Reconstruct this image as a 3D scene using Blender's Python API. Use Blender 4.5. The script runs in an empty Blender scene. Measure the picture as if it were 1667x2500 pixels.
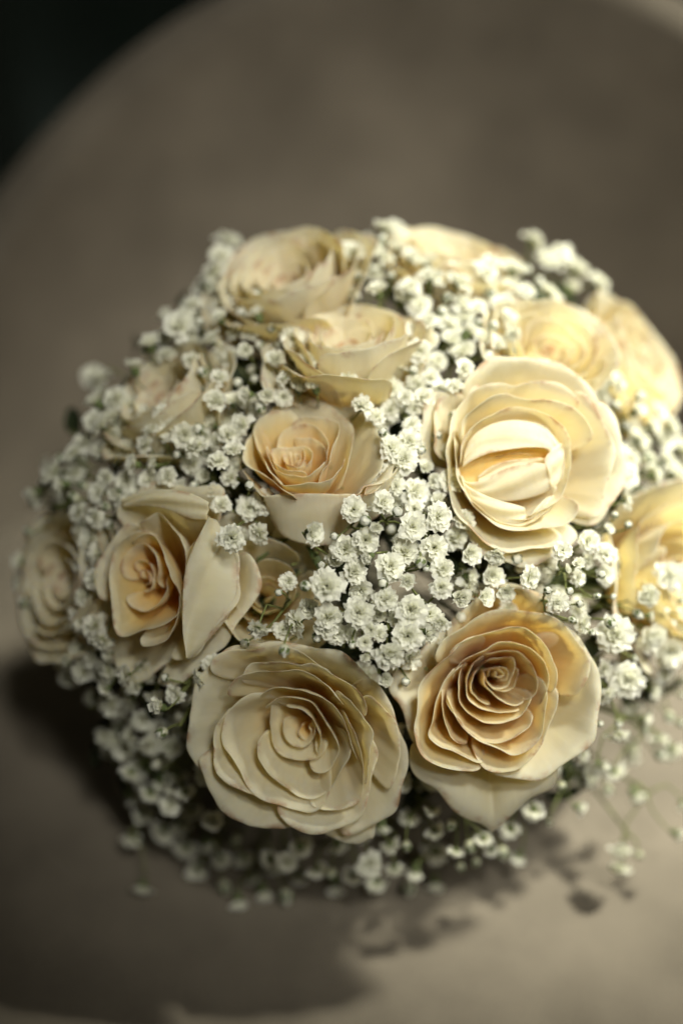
import bpy, bmesh, math, random
import numpy as np
from mathutils import Vector, Matrix, Quaternion, noise as mnoise

C = bpy.context.scene.collection
SC = bpy.context.scene
R = math.radians

# ------------------------------------------------------------------ camera
PITCH = R(38)
FPX = 3667.0                       # focal length in photo pixels
F = Vector((0, math.cos(PITCH), -math.sin(PITCH)))
U = Vector((0, math.sin(PITCH), math.cos(PITCH)))
X = Vector((1, 0, 0))
SEAT_Z = 0.46
CAM = Vector((0, 0, SEAT_Z + 0.525))

def pt(px, py, d):
    return CAM + F*d + X*((px-833.5)/FPX*d) + U*(-(py-1250)/FPX*d)
def raydir(px, py):
    return F + X*((px-833.5)/FPX) + U*(-(py-1250)/FPX)
def proj(p):
    q = p - CAM
    d = q.dot(F)
    return (833.5 + q.dot(X)/d*FPX, 1250 - q.dot(U)/d*FPX, d)
def cdir(r, u, t):                 # direction from camera-like axes: right, up, towards the viewer
    return (X*r + U*u - F*t).normalized()

cd = bpy.data.cameras.new('camera'); cam = bpy.data.objects.new('camera', cd); C.objects.link(cam)
cam.location = CAM
cam.rotation_euler = (R(90)-PITCH, 0, 0)
cd.sensor_fit = 'HORIZONTAL'; cd.sensor_width = 24.0; cd.lens = 24.0*FPX/1667.0
cd.clip_start = 0.02; cd.clip_end = 60
cd.dof.use_dof = True; cd.dof.focus_distance = 0.546; cd.dof.aperture_fstop = 1.9
SC.camera = cam

# ------------------------------------------------------------------ light: a window to the right and behind, the dim room around, and two added fill spots
w = bpy.data.worlds.new("World"); SC.world = w; w.use_nodes = True
bg = w.node_tree.nodes['Background']; bg.inputs[0].default_value = (0.62, 0.60, 0.44, 1); bg.inputs[1].default_value = 0.045
def area(name, loc, target, size, power, col, sy=None):
    l = bpy.data.lights.new(name, 'AREA'); l.energy = power; l.color = col
    l.shape = 'RECTANGLE' if sy else 'DISK'; l.size = size
    if sy: l.size_y = sy
    o = bpy.data.objects.new(name, l); C.objects.link(o)
    o.location = loc; o.rotation_euler = (Vector(target)-Vector(loc)).to_track_quat('-Z', 'Y').to_euler()
    return o
BC = pt(870, 1380, 0.64)           # centre of the bouquet
def spot(name, loc, target, radius, power, col, cone, blend):
    l = bpy.data.lights.new(name, 'SPOT'); l.energy = power; l.color = col; l.shadow_soft_size = radius
    l.spot_size = cone; l.spot_blend = blend
    o = bpy.data.objects.new(name, l); C.objects.link(o)
    o.location = loc; o.rotation_euler = (Vector(target)-Vector(loc)).to_track_quat('-Z', 'Y').to_euler()
    return o
def aimdir(az, el): return Vector((math.cos(R(el))*math.cos(R(az)), math.cos(R(el))*math.sin(R(az)), math.sin(R(el))))
AIM = Vector((0.186, 0.592, 0.56))
spot('window_beam', AIM + aimdir(10, 58)*1.4, AIM, 0.07, 252, (1.0, 0.98, 0.82), R(22.3), 0.80)
AIM2 = Vector((0.06, 0.67, 0.62))
spot('backrest_fill', AIM2 + aimdir(-66, 46)*1.8, AIM2, 0.20, 125, (1.0, 0.965, 0.86), R(20), 1.0)  # added fill spot from the front right, brightens the backrest
AIM3 = Vector((0.065, 0.475, 0.62))
spot('bouquet_fill', AIM3 + aimdir(-70, 62)*1.5, AIM3, 0.13, 88, (1.0, 0.985, 0.88), R(14.5), 0.9)  # added steep fill spot, lifts the shaded petals but spares the backrest
SC.view_settings.view_transform = 'Standard'; SC.view_settings.look = 'None'
SC.view_settings.exposure = 0.0; SC.view_settings.gamma = 1.0
SC.render.resolution_x = 682; SC.render.resolution_y = 1024
try:
    SC.cycles.use_denoising = True
    SC.cycles.max_bounces = 14; SC.cycles.diffuse_bounces = 10; SC.cycles.transmission_bounces = 10
    SC.cycles.sample_clamp_indirect = 6
except Exception: pass

# ------------------------------------------------------------------ helpers
def tag(o, label=None, cat=None, group=None, kind=None):
    if label: o['label'] = label
    if cat: o['category'] = cat
    if group: o['group'] = group
    if kind: o['kind'] = kind
    return o
def mesh_from(name, verts, faces, mat, uvs=None, smooth=True, mats=None, midx=None):
    me = bpy.data.meshes.new(name)
    me.from_pydata([tuple(v) for v in verts], [], faces)
    if mats:
        for m in mats: me.materials.append(m)
        if midx is not None: me.polygons.foreach_set('material_index', midx)
    elif mat: me.materials.append(mat)
    if uvs is not None:
        ul = me.uv_layers.new(name='UVMap')
        li = np.empty(len(me.loops), dtype=np.int32); me.loops.foreach_get('vertex_index', li)
        ul.data.foreach_set('uv', np.asarray(uvs, dtype=np.float32)[li].ravel())
    if smooth: me.polygons.foreach_set('use_smooth', [True]*len(me.polygons))
    me.update()
    return me
def link(name, me, parent=None):
    o = bpy.data.objects.new(name, me); C.objects.link(o)
    if parent is not None: o.parent = parent
    return o
def frame_mat(loc, zdir, spin=0.0):
    z = zdir.normalized()
    y = (U - z*U.dot(z))
    if y.length < 0.1: y = (F - z*F.dot(z))
    y.normalize(); x = y.cross(z)
    m = Matrix(((x.x, y.x, z.x), (x.y, y.y, z.y), (x.z, y.z, z.z))).to_4x4()
    m = m @ Matrix.Rotation(spin, 4, 'Z')
    m.translation = loc
    return m
class MB:
    def __init__(s): s.v = []; s.f = []; s.uv = []; s.m = []
    def add(s, v, f, uv=None, m=0):
        b = len(s.v); s.v += [tuple(q) for q in v]
        s.uv += (list(uv) if uv is not None else [(0, 0)]*len(v))
        s.f += [tuple(i+b for i in q) for q in f]; s.m += [m]*len(f)
    def tube(s, pts, rads, n=6, m=0, cap=True):
        pts = [Vector(p) for p in pts]; V = []; Fc = []
        ref = Vector((0.3, 0.2, 1)).normalized()
        for i, p in enumerate(pts):
            t = (pts[min(i+1, len(pts)-1)]-pts[max(i-1, 0)]).normalized()
            a = t.cross(ref)
            if a.length < 1e-3: a = t.cross(Vector((1, 0, 0)))
            a.normalize(); b = t.cross(a)
            for k in range(n):
                an = 2*math.pi*k/n
                V.append(p + (a*math.cos(an)+b*math.sin(an))*rads[i])
        for i in range(len(pts)-1):
            for k in range(n):
                Fc.append((i*n+k, i*n+(k+1) % n, (i+1)*n+(k+1) % n, (i+1)*n+k))
        if cap:
            Fc.append(tuple(range(n-1, -1, -1))); L = (len(pts)-1)*n; Fc.append(tuple(range(L, L+n)))
        s.add(V, Fc, m=m)
    def mesh(s, name, mats, smooth=True):
        return mesh_from(name, s.v, s.f, None, s.uv, smooth, mats=mats, midx=s.m)
def catmull(P, n):
    P = np.asarray(P, float)
    if len(P) == 2: P = np.array([P[0], (P[0]+P[1])/2, P[1]])
    Q = np.vstack([2*P[0]-P[1], P, 2*P[-1]-P[-2]])
    seg = np.linalg.norm(np.diff(P, axis=0), axis=1); cum = np.concatenate([[0], np.cumsum(seg)])
    out = []
    for s_ in np.linspace(0, cum[-1], n):
        i = min(int(np.searchsorted(cum, s_, side='right')-1), len(seg)-1)
        t = (s_-cum[i])/max(seg[i], 1e-9)
        p0, p1, p2, p3 = Q[i], Q[i+1], Q[i+2], Q[i+3]
        out.append(0.5*((2*p1)+(-p0+p2)*t+(2*p0-5*p1+4*p2-p3)*t*t+(-p0+3*p1-3*p2+p3)*t**3))
    return np.array(out)

# ------------------------------------------------------------------ materials
def newmat(name):
    m = bpy.data.materials.new(name); m.use_nodes = True
    nt = m.node_tree; nt.nodes.clear()
    return m, nt, nt.nodes, nt.links
def ramp(nd, pts):
    r = nd.new('ShaderNodeValToRGB'); e = r.color_ramp.elements
    while len(e) < len(pts): e.new(0.5)
    for i, (p, c) in enumerate(pts): e[i].position = p; e[i].color = (*c, 1)
    return r

def petal_material(name, warm=1.0):
    m, nt, nd, lk = newmat(name)
    out = nd.new('ShaderNodeOutputMaterial')
    uv = nd.new('ShaderNodeUVMap'); sep = nd.new('ShaderNodeSeparateXYZ'); lk.new(uv.outputs[0], sep.inputs[0])
    # soft cream at the rim, yellow to apricot down in the heart of the petal
    n0 = nd.new('ShaderNodeTexNoise'); n0.inputs['Scale'].default_value = 5; n0.inputs['Detail'].default_value = 3
    lk.new(uv.outputs[0], n0.inputs['Vector'])
    ad = nd.new('ShaderNodeMath'); ad.operation = 'MULTIPLY_ADD'; lk.new(n0.outputs[0], ad.inputs[0]); ad.inputs[1].default_value = 0.22
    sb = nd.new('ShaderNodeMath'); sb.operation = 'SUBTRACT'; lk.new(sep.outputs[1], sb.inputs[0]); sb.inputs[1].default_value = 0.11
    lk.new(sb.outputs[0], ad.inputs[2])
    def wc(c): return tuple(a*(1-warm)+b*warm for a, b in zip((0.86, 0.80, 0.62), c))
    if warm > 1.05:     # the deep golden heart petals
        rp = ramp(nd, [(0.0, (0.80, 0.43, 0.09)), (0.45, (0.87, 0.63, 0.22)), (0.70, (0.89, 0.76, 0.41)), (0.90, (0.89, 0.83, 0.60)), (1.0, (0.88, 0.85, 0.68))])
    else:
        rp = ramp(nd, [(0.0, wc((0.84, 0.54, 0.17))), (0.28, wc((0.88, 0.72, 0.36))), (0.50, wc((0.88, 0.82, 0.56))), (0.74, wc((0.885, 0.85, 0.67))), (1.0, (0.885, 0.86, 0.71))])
    lk.new(ad.outputs[0], rp.inputs[0])
    # veins fanning up the petal, stretched noise
    mp = nd.new('ShaderNodeMapping'); mp.inputs['Scale'].default_value = (24, 3.2, 1); lk.new(uv.outputs[0], mp.inputs[0])
    nv = nd.new('ShaderNodeTexNoise'); nv.inputs['Scale'].default_value = 1.0; nv.inputs['Detail'].default_value = 6; nv.inputs['Distortion'].default_value = 0.8; lk.new(mp.outputs[0], nv.inputs['Vector'])
    # browned, bruised spots along the rim
    tc = nd.new('ShaderNodeTexCoord')
    ns = nd.new('ShaderNodeTexNoise'); ns.inputs['Scale'].default_value = 95; ns.inputs['Detail'].default_value = 5; ns.inputs['Roughness'].default_value = 0.65
    lk.new(tc.outputs['Object'], ns.inputs['Vector'])
    rs = ramp(nd, [(0.50, (0, 0, 0)), (0.62, (1, 1, 1))]); lk.new(ns.outputs[0], rs.inputs[0])
    rr = ramp(nd, [(0.86, (0, 0, 0)), (0.99, (1, 1, 1))]); lk.new(sep.outputs[1], rr.inputs[0])
    mu = nd.new('ShaderNodeMath'); mu.operation = 'MULTIPLY'; lk.new(rs.outputs[0], mu.inputs[0]); lk.new(rr.outputs[0], mu.inputs[1])
    mu2 = nd.new('ShaderNodeMath'); mu2.operation = 'MULTIPLY'; lk.new(mu.outputs[0], mu2.inputs[0]); mu2.inputs[1].default_value = 0.75
    mv = nd.new('ShaderNodeMix'); mv.data_type = 'RGBA'; mv.blend_type = 'MULTIPLY'
    rv = ramp(nd, [(0.3, (0.965, 0.955, 0.925)), (0.65, (1, 1, 1))]); lk.new(nv.outputs[0], rv.inputs[0])
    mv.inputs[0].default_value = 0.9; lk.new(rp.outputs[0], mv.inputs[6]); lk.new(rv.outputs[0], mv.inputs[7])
    mb = nd.new('ShaderNodeMix'); mb.data_type = 'RGBA'; lk.new(mu2.outputs[0], mb.inputs[0]); lk.new(mv.outputs[2], mb.inputs[6]); mb.inputs[7].default_value = (0.50, 0.24, 0.09, 1)
    bs = nd.new('ShaderNodeBsdfPrincipled'); lk.new(mb.outputs[2], bs.inputs['Base Color'])
    bs.inputs['Roughness'].default_value = 0.62; bs.inputs['Specular IOR Level'].default_value = 0.2
    bs.inputs['Subsurface Weight'].default_value = 0.45; bs.inputs['Subsurface Scale'].default_value = 0.0022; bs.inputs['Subsurface Radius'].default_value = (1.0, 0.75, 0.45)
    bs.inputs['Sheen Weight'].default_value = 0.12; bs.inputs['Sheen Roughness'].default_value = 0.4
    nf = nd.new('ShaderNodeTexNoise'); nf.inputs['Scale'].default_value = 1500; nf.inputs['Detail'].default_value = 2; lk.new(tc.outputs['Object'], nf.inputs['Vector'])
    b1 = nd.new('ShaderNodeBump'); b1.inputs['Strength'].default_value = 0.12; b1.inputs['Distance'].default_value = 0.0006; lk.new(nv.outputs[0], b1.inputs['Height'])
    b2 = nd.new('ShaderNodeBump'); b2.inputs['Strength'].default_value = 0.10; b2.inputs['Distance'].default_value = 0.0002; lk.new(nf.outputs[0], b2.inputs['Height']); lk.new(b1.outputs[0], b2.inputs['Normal'])
    lk.new(b2.outputs[0], bs.inputs['Normal'])
    tr = nd.new('ShaderNodeBsdfTranslucent')
    tm = nd.new('ShaderNodeMix'); tm.data_type = 'RGBA'; tm.blend_type = 'MULTIPLY'; tm.inputs[0].default_value = 1; lk.new(mb.outputs[2], tm.inputs[6]); tm.inputs[7].default_value = (1.0, 0.94, 0.74, 1)
    lk.new(tm.outputs[2], tr.inputs[0])
    mx = nd.new('ShaderNodeMixShader'); mx.inputs[0].default_value = 0.50
    lk.new(bs.outputs[0], mx.inputs[1]); lk.new(tr.outputs[0], mx.inputs[2]); lk.new(mx.outputs[0], out.inputs[0])
    return m

def leafy_material(name, col, col2, rough=0.55, trans=0.2, scale=300, greencentre=False, bump=0.2):
    m, nt, nd, lk = newmat(name)
    out = nd.new('ShaderNodeOutputMaterial'); tc = nd.new('ShaderNodeTexCoord')
    n = nd.new('ShaderNodeTexNoise'); n.inputs['Scale'].default_value = scale; n.inputs['Detail'].default_value = 4; lk.new(tc.outputs['Object'], n.inputs['Vector'])
    mx0 = ramp(nd, [(0.3, col), (0.7, col2)]); lk.new(n.outputs[0], mx0.inputs[0])
    csrc = mx0.outputs[0]
    if greencentre:
        uv = nd.new('ShaderNodeUVMap'); sp = nd.new('ShaderNodeSeparateXYZ'); lk.new(uv.outputs[0], sp.inputs[0])
        r = ramp(nd, [(0.0, (0.42, 0.44, 0.16)), (0.35, (0.80, 0.80, 0.62)), (0.6, (1, 1, 1))]); lk.new(sp.outputs[1], r.inputs[0])
        mm = nd.new('ShaderNodeMix'); mm.data_type = 'RGBA'; mm.blend_type = 'MULTIPLY'; mm.inputs[0].default_value = 1
        lk.new(csrc, mm.inputs[6]); lk.new(r.outputs[0], mm.inputs[7]); csrc = mm.outputs[2]
    bs = nd.new('ShaderNodeBsdfPrincipled'); lk.new(csrc, bs.inputs['Base Color']); bs.inputs['Roughness'].default_value = rough
    bs.inputs['Specular IOR Level'].default_value = 0.3
    b = nd.new('ShaderNodeBump'); b.inputs['Strength'].default_value = bump; b.inputs['Distance'].default_value = 0.0005; lk.new(n.outputs[0], b.inputs['Height']); lk.new(b.outputs[0], bs.inputs['Normal'])
    tr = nd.new('ShaderNodeBsdfTranslucent'); lk.new(csrc, tr.inputs[0])
    ms = nd.new('ShaderNodeMixShader'); ms.inputs[0].default_value = trans
    lk.new(bs.outputs[0], ms.inputs[1]); lk.new(tr.outputs[0], ms.inputs[2]); lk.new(ms.outputs[0], out.inputs[0])
    return m

def fabric_material(name, c1, c2, scale=900):
    m, nt, nd, lk = newmat(name)
    out = nd.new('ShaderNodeOutputMaterial'); tc = nd.new('ShaderNodeTexCoord')
    n = nd.new('ShaderNodeTexNoise'); n.inputs['Scale'].default_value = scale; n.inputs['Detail'].default_value = 5; n.inputs['Roughness'].default_value = 0.7; lk.new(tc.outputs['Object'], n.inputs['Vector'])
    n2 = nd.new('ShaderNodeTexNoise'); n2.inputs['Scale'].default_value = 20; n2.inputs['Detail'].default_value = 4; lk.new(tc.outputs['Object'], n2.inputs['Vector'])
    a = nd.new('ShaderNodeMath'); a.operation = 'MULTIPLY_ADD'; lk.new(n2.outputs[0], a.inputs[0]); a.inputs[1].default_value = 0.6; 
    a2 = nd.new('ShaderNodeMath'); a2.operation = 'MULTIPLY'; lk.new(n.outputs[0], a2.inputs[0]); a2.inputs[1].default_value = 0.4; lk.new(a2.outputs[0], a.inputs[2])
    r = ramp(nd, [(0.3, c1), (0.7, c2)]); lk.new(a.outputs[0], r.inputs[0])
    bs = nd.new('ShaderNodeBsdfPrincipled'); lk.new(r.outputs[0], bs.inputs['Base Color']); bs.inputs['Roughness'].default_value = 0.9
    bs.inputs['Specular IOR Level'].default_value = 0.1
    bs.inputs['Sheen Weight'].default_value = 0.25; bs.inputs['Sheen Roughness'].default_value = 0.5; bs.inputs['Sheen Tint'].default_value = (1, 0.9, 0.75, 1)
    b = nd.new('ShaderNodeBump'); b.inputs['Strength'].default_value = 0.5; b.inputs['Distance'].default_value = 0.0008; lk.new(n.outputs[0], b.inputs['Height']); lk.new(b.outputs[0], bs.inputs['Normal'])
    lk.new(bs.outputs[0], out.inputs[0])
    return m

M_petal = petal_material('rose_petal_cream', 1.0)
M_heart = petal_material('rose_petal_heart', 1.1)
M_petal_pale = petal_material('rose_petal_pale', 0.6)
M_rstem = leafy_material('rose_green', (0.05, 0.085, 0.025), (0.10, 0.13, 0.04), trans=0.1, scale=200)
M_white = leafy_material('gypsophila_white', (0.87, 0.87, 0.77), (0.94, 0.94, 0.87), rough=0.6, trans=0.45, scale=500, greencentre=True)
M_stem = leafy_material('gypsophila_stem', (0.10, 0.12, 0.035), (0.19, 0.21, 0.07), trans=0.05, scale=400)
M_calyx = leafy_material('gypsophila_calyx', (0.06, 0.085, 0.03), (0.17, 0.21, 0.08), trans=0.1, scale=700)
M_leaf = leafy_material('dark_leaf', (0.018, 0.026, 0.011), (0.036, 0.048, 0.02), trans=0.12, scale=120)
M_fabric = fabric_material('taupe_velvet', (0.120, 0.104, 0.082), (0.222, 0.192, 0.152))
M_floor = fabric_material('dark_floor', (0.020, 0.017, 0.012), (0.035, 0.028, 0.02), 40)
M_curtain = fabric_material('dark_green_curtain', (0.20, 0.29, 0.29), (0.30, 0.40, 0.39), 300)
M_wood = leafy_material('chair_leg_wood', (0.05, 0.03, 0.018), (0.09, 0.055, 0.03), trans=0.0, scale=30)

# ------------------------------------------------------------------ the room and the chair
me = mesh_from('floor', [(-6, -4, 0), (6, -4, 0), (6, 8, 0), (-6, 8, 0)], [(0, 1, 2, 3)], M_floor, smooth=False)
tag(link('floor', me), kind='structure')
def curtain():
    V = []; Fc = []; nx, nz = 220, 10
    for j in range(nz+1):
        z = 0.02 + 2.5*j/nz
        for i in range(nx+1):
            x = -2.2+3.9*i/nx
            y = 1.75+0.055*math.sin(x*21+0.5*math.sin(x*5)) + 0.025*math.sin(x*43+1+z)
            V.append((x, y, z))
    for j in range(nz):
        for i in range(nx):
            a = j*(nx+1)+i; Fc.append((a, a+1, a+nx+2, a+nx+1))
    o = link('curtain', mesh_from('curtain', V, Fc, M_curtain))
    s = o.modifiers.new('thick', 'SOLIDIFY'); s.thickness = 0.003
    tag(o, 'dark green curtain hanging in folds in the gloom behind the chair', 'curtain')
curtain()

SCX, SCY = 0.05, 0.50              # plan centre of the seat
def lathe(prof, cx, cy, n=96):
    V = []; Fc = []
    for (r, z) in prof:
        for k in range(n):
            a = 2*math.pi*k/n; V.append((r*math.cos(a), r*math.sin(a), z))
    m_ = len(prof)
    for i in range(m_-1):
        for k in range(n):
            Fc.append((i*n+k, i*n+(k+1) % n, (i+1)*n+(k+1) % n, (i+1)*n+k))
    Fc.append(tuple(range(n-1, -1, -1))); Fc.append(tuple(range((m_-1)*n, m_*n)))
    return V, Fc
chair = bpy.data.objects.new('tub_chair', None); C.objects.link(chair); chair.location = (SCX, SCY, 0)
tag(chair, 'taupe upholstered tub chair with a round scooped backrest holding the bouquet', 'chair')
prof = [(0.02, SEAT_Z-0.11), (0.270, SEAT_Z-0.11), (0.292, SEAT_Z-0.10), (0.302, SEAT_Z-0.08), (0.302, SEAT_Z-0.035), (0.296, SEAT_Z-0.016), (0.280, SEAT_Z-0.005),
        (0.24, SEAT_Z-0.001), (0.16, SEAT_Z), (0.06, SEAT_Z+0.0005), (0.012, SEAT_Z+0.0005)]
V, Fc = lathe(prof, 0, 0)
link('seat_cushion', mesh_from('seat_cushion', V, Fc, M_fabric), chair)
def rim_h(th):                     # height of the backrest rim above the seat, by plan angle from the back
    a = abs(math.degrees(th - R(2)))
    return 0.268 - 0.0000525*a*a if a < 62 else max(0.012, 0.0662-0.0012*(a-62))
def backrest():
    nt_, ns_ = 120, 40
    V = []; Fc = []
    # cross section: inner face from seat up, over the rim, down outside
    for i in range(nt_+1):
        th = R(-112 + 224*i/nt_)
        H = rim_h(th)
        sec = []
        for k in range(15):
            t = k/14.0
            r = 0.288 + 0.034*math.sin(t*math.pi/2)**1.2 ; z = SEAT_Z-0.05 + (H+0.05-0.014)*t
            sec.append((r, z))
        rc, zc = 0.322+0.016, SEAT_Z+H-0.014
        for k in range(1, 9):
            a = math.pi - math.pi*k/9
            sec.append((rc+0.016*math.cos(a), zc+0.014*math.sin(a)))
        for k in range(12):
            t = k/11.0
            sec.append((0.354-0.05*t**1.5, zc-(zc-(SEAT_Z-0.13))*t))
        for (r, z) in sec:
            V.append((r*math.sin(th), r*math.cos(th), z))
        n = len(sec)
    for i in range(nt_):
        for k in range(n-1):
            a = i*n+k; Fc.append((a, a+1, a+n+1, a+n))
        Fc.append((i*n+n-1, i*n, (i+1)*n, (i+1)*n+n-1))
    Fc.append(tuple(range(n))); Fc.append(tuple(range(nt_*n+n-1, nt_*n-1, -1)))
    link('backrest', mesh_from('backrest', V, Fc, M_fabric), chair)
backrest()
for sx in (-1, 1):
    for sy in (-1, 1):
        mb = MB(); mb.tube([(sx*0.17, sy*0.17, SEAT_Z-0.115), (sx*0.24, sy*0.24, 0.0)], [0.017, 0.010], 14)
        link('leg', mb.mesh('leg', [M_wood]), chair)

# ------------------------------------------------------------------ roses
def bez(B, C1, C2, P, t):
    t = t[:, None, None]
    return B*(1-t)**3 + 3*C1*t*(1-t)**2 + 3*C2*t*t*(1-t) + P*t**3

def petal_mesh(rim, D, curl=0.0, seed=0, mat=None, lip=None, ruffle=0.0005, belly=0.0, ncol=34, nrow=16, endround=0.35, bulge=1.0, basef=0.14, thick=0.00024, pinch=0.75):
    """rim: polyline (x,y,z) in the rose's own frame (z = axis outwards, origin = heart of the rose)."""
    rs = np.random.RandomState(seed)
    P = catmull(rim, ncol)
    r = np.hypot(P[:, 0], P[:, 1]); th = np.unwrap(np.arctan2(P[:, 1], P[:, 0]))
    rm = r.mean(); u = np.linspace(-1, 1, ncol)
    # fine irregularity of the rim
    ph = rs.rand(6)*6.28; s_arc = np.concatenate([[0], np.cumsum(np.linalg.norm(np.diff(P, axis=0), axis=1))])
    wv = sum(np.sin(s_arc*2*math.pi/l + p)*a for l, p, a in ((0.031, ph[0], .9), (0.013, ph[1], .5), (0.0068, ph[2], .28), (0.0038, ph[3], .16)))
    r2 = r + wv*ruffle*0.7
    z2 = P[:, 2] + np.roll(wv, 3)*ruffle*0.8
    thc = th.mean()
    thb = thc + (th-thc)*pinch
    rb = basef*rm*np.ones(ncol)
    zb = -D*np.ones(ncol)
    dep = z2 - zb
    def cyl(rr, tt, zz): return np.stack([rr*np.cos(tt), rr*np.sin(tt), zz], 1)
    B = cyl(rb, thb, zb)
    c = curl
    if lip is None: lip = 0.0007 + 0.0012*min(1, rm/0.022)*(0.5+c)
    r2 = np.maximum(r2 - lip*0.8, 0.0006)
    C1 = cyl((0.70*bulge*(1-c)+0.52*c)*r2 + belly*.8, thb*0.6+th*0.4, zb + dep*(0.22*(1-c)+0.35*c))
    C2 = cyl((1.04*(1-c)+0.86*c)*r2 + belly*1.5, th, zb + dep*(0.66*(1-c)) + c*(dep+0.30*r2) + (dep*0.3 if belly else 0))
    Pn = cyl(r2, th, z2)
    v = np.linspace(0, 1, nrow)**0.8
    S = bez(B[None], C1[None], C2[None], Pn[None], v)
    if endround > 0:
        e = np.clip((np.abs(u)-0.72)/0.28, 0, 1); vm = 1 - endround*(1-np.sqrt(np.clip(1-e**2.2, 0, 1)))
        T = v[:, None]*vm[None, :]
        t = T[..., None]
        S = B[None]*(1-t)**3 + 3*C1[None]*t*(1-t)**2 + 3*C2[None]*t*t*(1-t) + Pn[None]*t**3
    # lip: the last few millimetres roll outwards
    rad = np.stack([np.cos(th), np.sin(th), 0*th], 1)
    lv = np.clip((v-0.74)/0.26, 0, 1)**1.8
    lw = 0.6+0.4*np.sin(s_arc*2*math.pi/0.024+ph[4])
    S = S + lv[:, None, None]*(lip*lw)[None, :, None]*rad[None]
    S[..., 2] -= (lv[:, None]*(lip*lw)[None, :])*0.35
    # broad soft undulation of the blade
    f = 2*math.pi/0.030
    amp = 0.0006*np.clip(rm/0.02, 0.2, 1.2)
    dd = amp*np.sin(th[None, :]*2.3+ph[5]+v[:, None]*2.5)*np.sin(v[:, None]*math.pi)
    S = S + dd[..., None]*rad[None]
    nr = nrow
    V = S.reshape(-1, 3)
    uvs = np.stack([np.repeat(((s_arc/0.06)+seed*0.37)[None, :], nr, 0), np.repeat(v[:, None], ncol, 1)], -1).reshape(-1, 2)
    Fc = [(j*ncol+i, j*ncol+i+1, (j+1)*ncol+i+1, (j+1)*ncol+i) for j in range(nr-1) for i in range(ncol-1)]
    me = mesh_from('petal', V, Fc, mat or M_petal, uvs)
    return me, thick

ROSES = []
def rose_root(px, py, d, n, label, spin=0.0):
    M = frame_mat(pt(px, py, d), n, spin)
    o = bpy.data.objects.new('rose', None); C.objects.link(o); o.matrix_world = M
    tag(o, label, 'rose', 'cream roses of the bouquet')
    return o, M
def add_petal(root, me_thick, name='petal', label=None):
    me, th = me_thick
    o = link(name, me, root)
    s = o.modifiers.new('thickness', 'SOLIDIFY'); s.thickness = th; s.offset = 0
    s2 = o.modifiers.new('smooth', 'SUBSURF'); s2.levels = 1; s2.render_levels = 1
    if label: o['label'] = label
    return o
def stem_and_sepals(root, M, D, seed):
    rs = random.Random(seed)
    bind = BC + F*0.17 - U*0.03 + X*0.0
    loc = M.inverted() @ bind
    d0 = Vector((0, 0, -D-0.004))
    p1 = Vector((0, 0, -D-0.03))
    pts = [d0.lerp(p1, k/3) for k in range(3)] + [p1.lerp(loc, k/5) for k in range(6)]
    mb = MB(); mb.tube([Vector((0, 0, -D+0.004))]+pts, [0.007, 0.0045]+[0.0028]*8, 8)
    st = link('stem', mb.mesh('stem', [M_rstem]), root)
    for k in range(5):
        a = k*2*math.pi/5 + rs.random()*0.4; mb = MB(); V = []; Fc = []
        for j in range(6):
            t = j/5.0; wd = 0.0045*math.sin(math.pi*(0.15+0.85*t))**0.8*(1-t*0.5); rr = 0.006+0.020*t; zz = -D - 0.002 + 0.004*math.sin(t*2) - 0.012*t*t
            for s_ in (-1, 0, 1):
                V.append((rr*math.cos(a)-s_*wd*math.sin(a), rr*math.sin(a)+s_*wd*math.cos(a), zz+0.001*abs(s_)))
        for j in range(5):
            for s_ in range(2): Fc.append((j*3+s_, j*3+s_+1, j*3+s_+4, j*3+s_+3))
        mb.add(V, Fc); o = link('sepal', mb.mesh('sepal', [M_rstem]), root)
        o.modifiers.new('t', 'SOLIDIFY').thickness = 0.0006

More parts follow.
